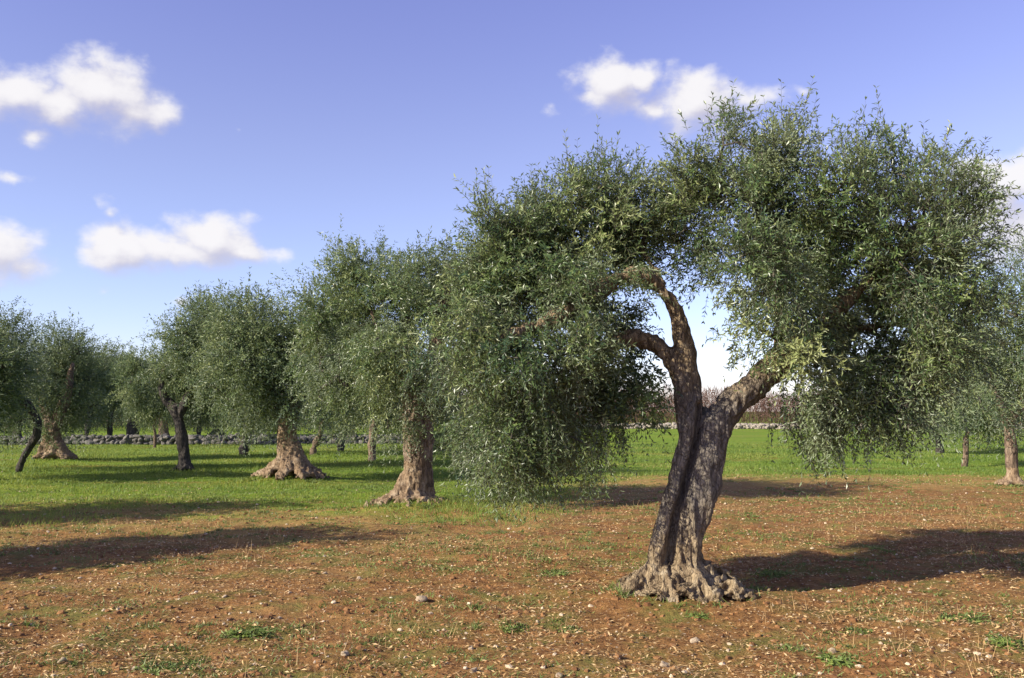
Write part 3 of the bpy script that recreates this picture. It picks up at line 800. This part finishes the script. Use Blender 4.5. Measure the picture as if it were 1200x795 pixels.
far_tree('olive tree with upright dark stem standing against the stone wall', 128, 520, [(0, -.05, .13), (0, .5, .12), (-.03, 1.0, .11), (.03, 1.5, .11)], 1.1, 1.02)
far_tree('olive tree with twin pale thin stem just before the stone wall', 181, 524, [(0, -.05, .08), (.02, .5, .07), (-.04, 1.0, .07), (.06, 1.5, .06)], .9, .95, M_BARK_FAR)
far_tree('olive tree with narrow dark stem by the wall, right of the bending trunk', 233, 518, [(0, -.05, .13), (0, .6, .11), (.03, 1.1, .11), (0, 1.5, .1)], 1.05, 1.0)
far_tree('olive tree by the wall, half hidden by the pale hollow trunk', 100, 521, [(0, -.05, .15), (.05, .6, .12), (.1, 1.1, .12), (0, 1.5, .1)], 1.0, .95)
far_tree('olive tree with thick tan trunk beyond the stone wall', 192, 512, [(0, -.05, .36), (-.05, .5, .3), (-.1, 1.2, .3), (-.15, 1.9, .28)], 1.2, 1.05, M_BARK_FAR)
far_tree('olive tree with brown trunk beyond the wall, above its tumbled middle', 155, 512, [(0, -.05, .4), (.05, .5, .34), (.1, 1.2, .3), (0, 1.8, .28)], 1.2, 1.08)
far_tree('olive tree beyond the wall, showing over the gap between two trees', 255, 511, [(0, -.05, .4), (0, .5, .3), (.1, 1.2, .3), (0, 1.8, .25)], 1.25, 1.1)
far_tree('olive tree beyond the wall, behind the heap of roots', 300, 511, [(0, -.05, .4), (0, .5, .3), (.1, 1.2, .3), (0, 1.8, .25)], 1.25, 1.05, M_BARK_FAR)
far_tree('olive tree at the far end of the wall, dark behind the young trees', 408, 512, [(0, -.05, .3), (0, .5, .25), (.1, 1.2, .25), (0, 1.7, .22)], 1.15, 1.0)
far_tree('olive tree far off with hidden stem, over the leaning thin trunk', 20, 513, [(0, -.05, .3), (0, .5, .25), (.1, 1.2, .25), (0, 1.7, .22)], 1.2, 1.0)
far_tree('olive tree with slim stem leaning right, beside the smooth pale trunk', 1130, 546, [(0, -.05, .10), (.03, .35, .09), (.06, .8, .09), (.2, 1.2, .09), (.2, 1.5, .08)], .9, .85, M_BARK_FAR)
far_tree('olive tree with grey stem under the right-hand hanging branches of the large tree', 1102, 531, [(0, -.05, .14), (-.06, .4, .12), (-.12, .9, .12), (-.05, 1.4, .1)], .95, .85, M_BARK_GREY)
# trees that stand just beside the view: the grass edge trunk foot and the owners of the long shadows
far_tree('olive tree whose dark foot just enters the picture at the grass edge', 0, 0, [(0.5, -.05, .25), (.45, .15, .27), (.1, .5, .22), (0, 1.0, .2), (-.1, 1.6, .18)], .95, .74, None, 'olive trees of the grove', at=(-12.55, 21.6))
far_tree('olive tree of the near row, casting the long shadow across the red soil', 0, 0, [(0, -.05, .34), (0, .4, .26), (.1, 1.0, .24), (.15, 1.6, .2)], (.82), .82, None, 'olive trees of the grove', at=(-9.0, 8.7))
far_tree('olive tree of the second row, casting the shadow along the grass edge', 0, 0, [(0, -.05, .34), (0, .4, .26), (-.1, 1.0, .24), (-.1, 1.6, .2)], 1.0, .9, None, 'olive trees of the grove', at=(-11.9, 12.8))

# ------------------------------------------------------------------ dry stone walls
def rock(seed, sub=1):
    v, f = ico(sub)
    v = v * (1 + .85 * vnoise(v * 1.3 + seed * 7.1, seed)[:, None])
    v = np.sign(v) * np.abs(v) ** .82
    return v, f
ROCKS = [mesh('stone', *rock(s), M_WALL, False) for s in range(8)]
wl, wr = G(-60, 522), G(478, 520)
wall = thing('dry_stone_wall', 'low dry stone wall of rough grey limestone behind the olive trunks', 'wall', tuple((wl + wr) / 2))
wrng = np.random.default_rng(5)
length = np.linalg.norm(wr - wl); wdir = (wr - wl) / length; wn = np.array((-wdir[1], wdir[0], 0))
count = 0
for course in range(3):
    s = -length / 2 + wrng.uniform(0, .2)
    hgt = (.20, .17, .15)[course]; zc = (.07, .23, .36)[course]
    while s < length / 2:
        wd = wrng.uniform(.20, .36) * (1.0, .95, .9)[course]
        if course < 2 or wrng.random() < .8:
            o = link('stone', ROCKS[wrng.integers(8)], wall)
            p = wdir * (s + wd / 2) + wn * wrng.normal(-.12 + .05 * course, .05)
            o.location = (p[0], p[1], zc + wrng.normal(0, .025))
            o.rotation_euler = (wrng.normal(0, .25), wrng.normal(0, .25), wrng.uniform(0, 6.28))
            o.scale = (wd * .60, wrng.uniform(.17, .25), hgt * .60)
            count += 1
        s += wd * .98
def rubble(rng, n, place, size, sub=0):
    v0, f0 = ico(sub)
    c = place(n)
    sc = size[0] * (size[1] / size[0]) ** (rng.random(n) ** 2.2)
    scl = sc[:, None] * rng.uniform(.65, 1.25, (n, 3)); scl[:, 2] *= .75
    ang = rng.uniform(0, 6.28, n); ca, sa = np.cos(ang), np.sin(ang)
    v = v0[None] * (1 + .5 * (rng.random((n, len(v0), 1)) - .5)) * scl[:, None]
    x = v[..., 0] * ca[:, None] - v[..., 1] * sa[:, None]; y = v[..., 0] * sa[:, None] + v[..., 1] * ca[:, None]
    v = np.stack([x, y, v[..., 2]], -1) + c[:, None]
    f = (np.arange(n)[:, None, None] * len(v0) + f0[None]).reshape(-1, 3)
    return v.reshape(-1, 3), f, sc
def wall_fill(n):
    return wdir * wrng.uniform(-length / 2, length / 2, n)[:, None] + wn * wrng.uniform(.0, .28, n)[:, None] + np.array((0, 0, 1)) * wrng.uniform(.03, .36, n)[:, None]
fv, ff, _ = rubble(wrng, 900, wall_fill, (.10, .22))
link('rubble', mesh('rubble', fv, ff, M_WALL, False), wall, kind='stuff')

pl, pr = G(640, 502.5), G(1260, 503.5)
wall2 = thing('field_wall', 'pale low stone wall along the far side of the green field', 'wall', tuple((pl + pr) / 2))
len2 = np.linalg.norm(pr - pl); d2 = (pr - pl) / len2
def fill2(n): return d2 * wrng.uniform(-len2 / 2, len2 / 2, n)[:, None] + np.stack([0 * np.zeros(n), wrng.uniform(-.25, .25, n), wrng.uniform(.02, .40, n)], -1)
fv, ff, _ = rubble(wrng, 2600, fill2, (.14, .32))
link('rubble', mesh('rubble', fv, ff, M_PALEWALL, False), wall2, kind='stuff')

# ------------------------------------------------------------------ far leafless orchard, one reddish mass
def bare_mass(rng, n, x0, x1, y0, y1, h):
    c = np.stack([rng.uniform(x0, x1, n), rng.uniform(y0, y1, n), np.zeros(n)], -1)
    top = h * (.62 + .5 * (vnoise(np.stack([c[:, 0] / 4, c[:, 1] / 6, c[:, 2]], -1), 4) + .5) * 1.1)
    c[:, 2] = top * rng.uniform(.0, 1, n) ** .8 * .85
    d = nrm(rng.normal(0, .5, (n, 3)) + np.array((0, 0, 1.)))
    L_ = rng.uniform(.5, 1.3, n); wv = rng.uniform(.012, .03, n)
    s = nrm(np.cross(d, rng.normal(size=(n, 3)))) * wv[:, None]
    e = c + d * L_[:, None]
    v = np.stack([c - s, c + s, e], 1).reshape(-1, 3)
    return v, np.arange(n * 3).reshape(n, 3), np.repeat(rng.uniform(0, 1, n), 3)
m, t, b, o = material('bare_twigs')
a = t.new('ShaderNodeAttribute', attribute_name='tint').outputs['Fac']
t.put(b.inputs['Base Color'], t.mix(a, (.065, .034, .026), (.150, .088, .066)))
v, f, a_ = bare_mass(np.random.default_rng(8), 90000, -50, 85, 92, 112, 4.3)
link('leafless_orchard', mesh('leafless_orchard', v, f, m, False, a_), kind='stuff')
v, f, a_ = bare_mass(np.random.default_rng(9), 26000, -75, -12, 72, 95, 3.0)
m2, t, b, o = material('hedge_leaf')
a = t.new('ShaderNodeAttribute', attribute_name='tint').outputs['Fac']
t.put(b.inputs['Base Color'], t.mix(a, (.05, .06, .03), (.11, .11, .06)))
link('undergrowth', mesh('undergrowth', v, f, m2, False, a_), kind='stuff')

# ------------------------------------------------------------------ grass, weeds, litter, gravel
def in_view(rng, n, y0, y1, power=1.0, pad=1.12):
    u = rng.random(n)
    y = (y0 ** power + u * (y1 ** power - y0 ** power)) ** (1 / power)
    x = rng.uniform(-1, 1, n) * y * .56 * pad
    return x, y
def grassiness(x, y):
    e = 15.2 + (22.5 - 15.2) * np.clip((x + 1.2) / 4.4, 0, 1)
    p = np.stack([x, y, 0 * x], -1)
    return (y - e) / 3.0 + fbm(p * np.array((.25, .5, 1)), 3, 77) * 2.4
def blades(rng, x, y, h, w_, tint, lean=.5):
    n = len(x)
    z = gz(x, y) - .006
    b0 = np.stack([x, y, z], -1)
    a = rng.uniform(0, 6.28, n); s = np.stack([np.cos(a), np.sin(a), 0 * a], -1) * w_[:, None] * .5
    tip = b0 + np.stack([rng.normal(0, lean, n) * h, rng.normal(0, lean, n) * h, h], -1)
    v = np.stack([b0 - s, b0 + s, tip], 1).reshape(-1, 3)
    return v, np.arange(n * 3).reshape(n, 3), np.repeat(np.clip(tint, 0, 1), 3)
rng = np.random.default_rng(31)
x, y = in_view(rng, 330000, 9.5, 46, .7)
gg = grassiness(x, y)
keep = rng.random(len(x)) < np.clip(gg * .8 + .25, .015, 1)
x, y = x[keep], y[keep]
h = rng.uniform(.03, .085, len(x)) * np.clip(1 + 1.5 * fbm(np.stack([x * .6, y * .9, 0 * x], -1), 3, 58), .35, 2); wd = .0035 + .0008 * y
tn = .45 + .85 * fbm(np.stack([x * .35, y * .8, 0 * x], -1), 3, 55) + rng.normal(0, .15, len(x))
v, f, a_ = blades(rng, x, y, h, wd, tn)
link('grass', mesh('grass', v, f, M_GRASS, False, a_), kind='stuff')

def weed_patch(rng, cx, cy_, rad, n, hh=.06, wide=.010):
    a = rng.uniform(0, 6.28, n); q = rad * np.abs(rng.normal(0, .55, n))
    x, y = cx + np.cos(a) * q * 1.3, cy_ + np.sin(a) * q
    return x, y, hh * rng.uniform(.4, 1.1, n), np.full(n, wide) * rng.uniform(.6, 1.3, n)
rng = np.random.default_rng(32)
xs_, ys_, hs_, ws_ = [], [], [], []
px_, py_ = in_view(rng, 5200, 5.0, 22, 1.1)
sel = vnoise(np.stack([px_ * .9, py_ * .9, 0 * px_], -1), 61) > -.02
for cx_, cyy in zip(px_[sel], py_[sel]):
    q = weed_patch(rng, cx_, cyy, rng.uniform(.04, .22), rng.integers(6, 40), rng.uniform(.018, .05), .009 + .0006 * cyy)
    xs_.append(q[0]); ys_.append(q[1]); hs_.append(q[2]); ws_.append(q[3])
for (bx, by, br, bn) in ((base1[0], base1[1], .60, 26), (base2[0], base2[1], .75, 26), (base3[0], base3[1], .95, 30), (base11[0], base11[1], .45, 16)):
    for k in range(bn):                                  # tufts that grow up against the roots
        an = rng.uniform(0, 6.28)
        q = weed_patch(rng, bx + math.cos(an) * br * rng.uniform(.9, 1.25), by + math.sin(an) * br * rng.uniform(.75, 1.1), .10, rng.integers(8, 30), rng.uniform(.04, .10), .008 + .0006 * by)
        xs_.append(q[0]); ys_.append(q[1]); hs_.append(q[2]); ws_.append(q[3])
x, y, h, wd = map(np.concatenate, (xs_, ys_, hs_, ws_))
v, f, a_ = blades(rng, x, y, h, wd, rng.normal(.5, .25, len(x)), 1.0)
link('ground_weeds', mesh('ground_weeds', v, f, M_WEED, False, a_), kind='stuff')

rng = np.random.default_rng(33)
x, y = in_view(rng, 150000, 4.8, 30, .55)
keep = rng.random(len(x)) < np.clip(.9 - grassiness(x, y) * .5, .05, 1) * np.clip(.55 + 1.6 * vnoise(np.stack([x * .8, y * .8, 0 * x], -1), 71), .12, 1)
x, y = x[keep], y[keep]; n = len(x)
z = gz(x, y) + rng.uniform(.004, .022, n)
c = np.stack([x, y, z], -1)
a = rng.uniform(0, 6.28, n); d = np.stack([np.cos(a), np.sin(a), rng.normal(0, .22, n)], -1)
s = nrm(np.cross(d, np.stack([rng.normal(0, .35, n), rng.normal(0, .35, n), np.ones(n)], -1)))
ln = rng.uniform(.014, .050, n)[:, None]; wd = rng.uniform(.005, .013, n)[:, None] * (.8 + y[:, None] * .03)
v = np.stack([c - d * ln * .5, c + s * wd * .5, c + d * ln * .5, c - s * wd * .5], 1).reshape(-1, 3)
link('leaf_litter', mesh('leaf_litter', v, np.arange(n * 4).reshape(n, 4), M_LITTER, False, np.repeat(np.clip(rng.normal(.5, .28, n), 0, 1), 4)), kind='stuff')

def scatter(lift, y0=4.9, y1=26, pw=.6):
    def fn(n):
        x, y = in_view(rng, n, y0, y1, pw)
        return np.stack([x, y, gz(x, y) + lift], -1)
    return fn
v, f, _ = rubble(rng, 2400, scatter(.002), (.006, .026))
link('gravel', mesh('gravel', v, f, M_STONE, False), kind='stuff')
m, t, b, o = material('soil_clod')
pos = t.new('ShaderNodeNewGeometry').outputs['Position']
t.put(b.inputs['Base Color'], t.mix(t.rng(t.noise(pos, 7, 4, .6), .36, .66), (.135, .064, .026), (.29, .148, .058)))
v, f, _ = rubble(rng, 9000, scatter(.0, 4.9, 17, .5), (.008, .034))
link('soil_clods', mesh('soil_clods', v, f, m, False), kind='stuff')

# curled fallen leaves and straw, larger than the fine litter
rng = np.random.default_rng(36)
x, y = in_view(rng, 20000, 4.8, 26, .6)
keep = rng.random(len(x)) < np.clip(.9 - grassiness(x, y) * .6, .04, 1) * np.clip(.5 + 1.9 * vnoise(np.stack([x * .6, y * .6, 0 * x], -1), 81), .08, 1)
x, y = x[keep], y[keep]; n = len(x)
c = np.stack([x, y, gz(x, y) + rng.uniform(.006, .03, n)], -1)
a = rng.uniform(0, 6.28, n); d = nrm(np.stack([np.cos(a), np.sin(a), rng.normal(0, .35, n)], -1))
up = nrm(np.stack([rng.normal(0, .5, n), rng.normal(0, .5, n), np.ones(n)], -1)); s = nrm(np.cross(d, up))
ln = rng.uniform(.022, .055, n)[:, None]; wd = rng.uniform(.007, .016, n)[:, None]
v = np.stack([c - d * ln * .5, c - d * ln * .1 + s * wd * .5 + up * wd * .5, c + d * ln * .5, c - d * ln * .1 - s * wd * .5 + up * wd * .4], 1).reshape(-1, 3)
link('fallen_leaves', mesh('fallen_leaves', v, np.arange(n * 4).reshape(n, 4), M_LITTER, False, np.repeat(np.clip(rng.normal(.6, .27, n), 0, 1), 4)), kind='stuff')
x, y = in_view(rng, 5000, 4.9, 17, 1.0)
sel = vnoise(np.stack([x * .7, y * .7, 0 * x], -1), 91) > .08
x, y = x[sel], y[sel]
v, f, a_ = blades(rng, x, y, rng.uniform(.05, .17, len(x)), np.full(len(x), .0045), rng.normal(.5, .25, len(x)), .35)
link('dry_grass', mesh('dry_grass', v, f, M_LITTER, False, a_), kind='stuff')

# stones one can pick out
PEBBLES = [mesh('stone', *rock(30 + s, 2), M_STONE, True) for s in range(4)]
for k, (x, y, r, lab) in enumerate([
    (493, 706, 8, 'rounded white stone lying alone on bare soil left of the large trunk'),
    (404, 766, 7, 'upright pale stone on red soil near two low weed clumps'),
    (159, 784, 6, 'flat pale stone beside the bright green weed clump'),
    (555, 786, 6, 'small cream stone at the bottom edge of the red soil'),
    (655, 788, 5, 'small white stone below the weed with broad leaves'),
    (779, 770, 7, 'pinkish pale stone on the soil in front of the gnarled roots'),
    (975, 757, 7, 'white stone resting against a low green weed'),
    (814, 749, 6, 'flat cream stone just in front of the large roots'),
    (72, 776, 6, 'tan stone half sunk in red soil'),
    (744, 693, 4, 'tiny pale stone tucked beside the left root')]):
    q = G(x, y); s = .82 * r * q[1] / FPX
    o = thing('stone', lab, 'stone', (q[0], q[1], gz1(q[0], q[1]) + s * .28), 'pale stones on the red soil', PEBBLES[k % 4])
    o.scale = (s, s * .8, s * .62); o.rotation_euler = (.1 * k, .07 * k, 1.3 * k)

# weeds one can pick out
def rosette(seed, n=60):
    rng = np.random.default_rng(seed)
    a = rng.uniform(0, 6.28, n); el = rng.uniform(.15, 1.2, n)
    d = np.stack([np.cos(a) * np.cos(el), np.sin(a) * np.cos(el), np.sin(el)], -1)
    o_ = np.stack([np.cos(a) * rng.uniform(0, .10, n), np.sin(a) * rng.uniform(0, .10, n), np.zeros(n)], -1)
    L_ = rng.uniform(.05, .12, n); bend = np.zeros((n, 3)); bend[:, 2] = -.4
    return sprays(rng, o_, d, L_, bend, 3, .045, .018, rng.normal(.5, .2, n)), (o_, d, L_, bend)
WEEDS = []
for s in range(4):
    lv, sh = rosette(70 + s); sw = shoot_wood(*sh, .002)
    WEEDS.append((mesh('leaves', lv[0], lv[1], M_WEED, False, lv[2]), mesh('stems', sw[0], sw[1], M_WEED, False, np.full(len(sw[0]), .4))))
for k, (x, y, sc, lab) in enumerate([
    (187, 787, .95, 'bright green bushy weed clump low on the red soil beside a flat stone'),
    (600, 736, .9, 'compact green weed with broad leaves between the bare patches'),
    (654, 670, 1.1, 'taller pale green weed standing left of the large trunk'),
    (295, 742, 1.2, 'spreading weed patch with dry stalks in the red soil'),
    (228, 770, .8, 'thin straggly weed above the bright green clump'),
    (820, 722, .7, 'small weed growing at the foot of the gnarled roots'),
    (1128, 726, 1.3, 'wide low green weed patch in front of the long tree shadow'),
    (1180, 752, 1.2, 'low weed patch by the edge of the picture below the shadow'),
    (985, 768, 1.0, 'low weed with a white stone leaning on it'),
    (1005, 737, .9, 'narrow row of green weed leaves on pebbly soil'),
    (668, 738, .8, 'faint grey green weed tuft right of the compact weed'),
    (905, 672, 1.2, 'shaded green weed growing inside the big tree shadow')]):
    q = G(x, y)
    r = thing('weed_plant', lab, 'weed', (q[0], q[1], gz1(q[0], q[1]) - .006), 'weeds on the red soil')
    for nm, d in zip(('leaves', 'stems'), WEEDS[k % 4]): link(nm, d, r, kind='stuff')
    r.scale = (sc * 1.05, sc * .85, sc * .62); r.rotation_euler = (0, 0, 1.1 * k)
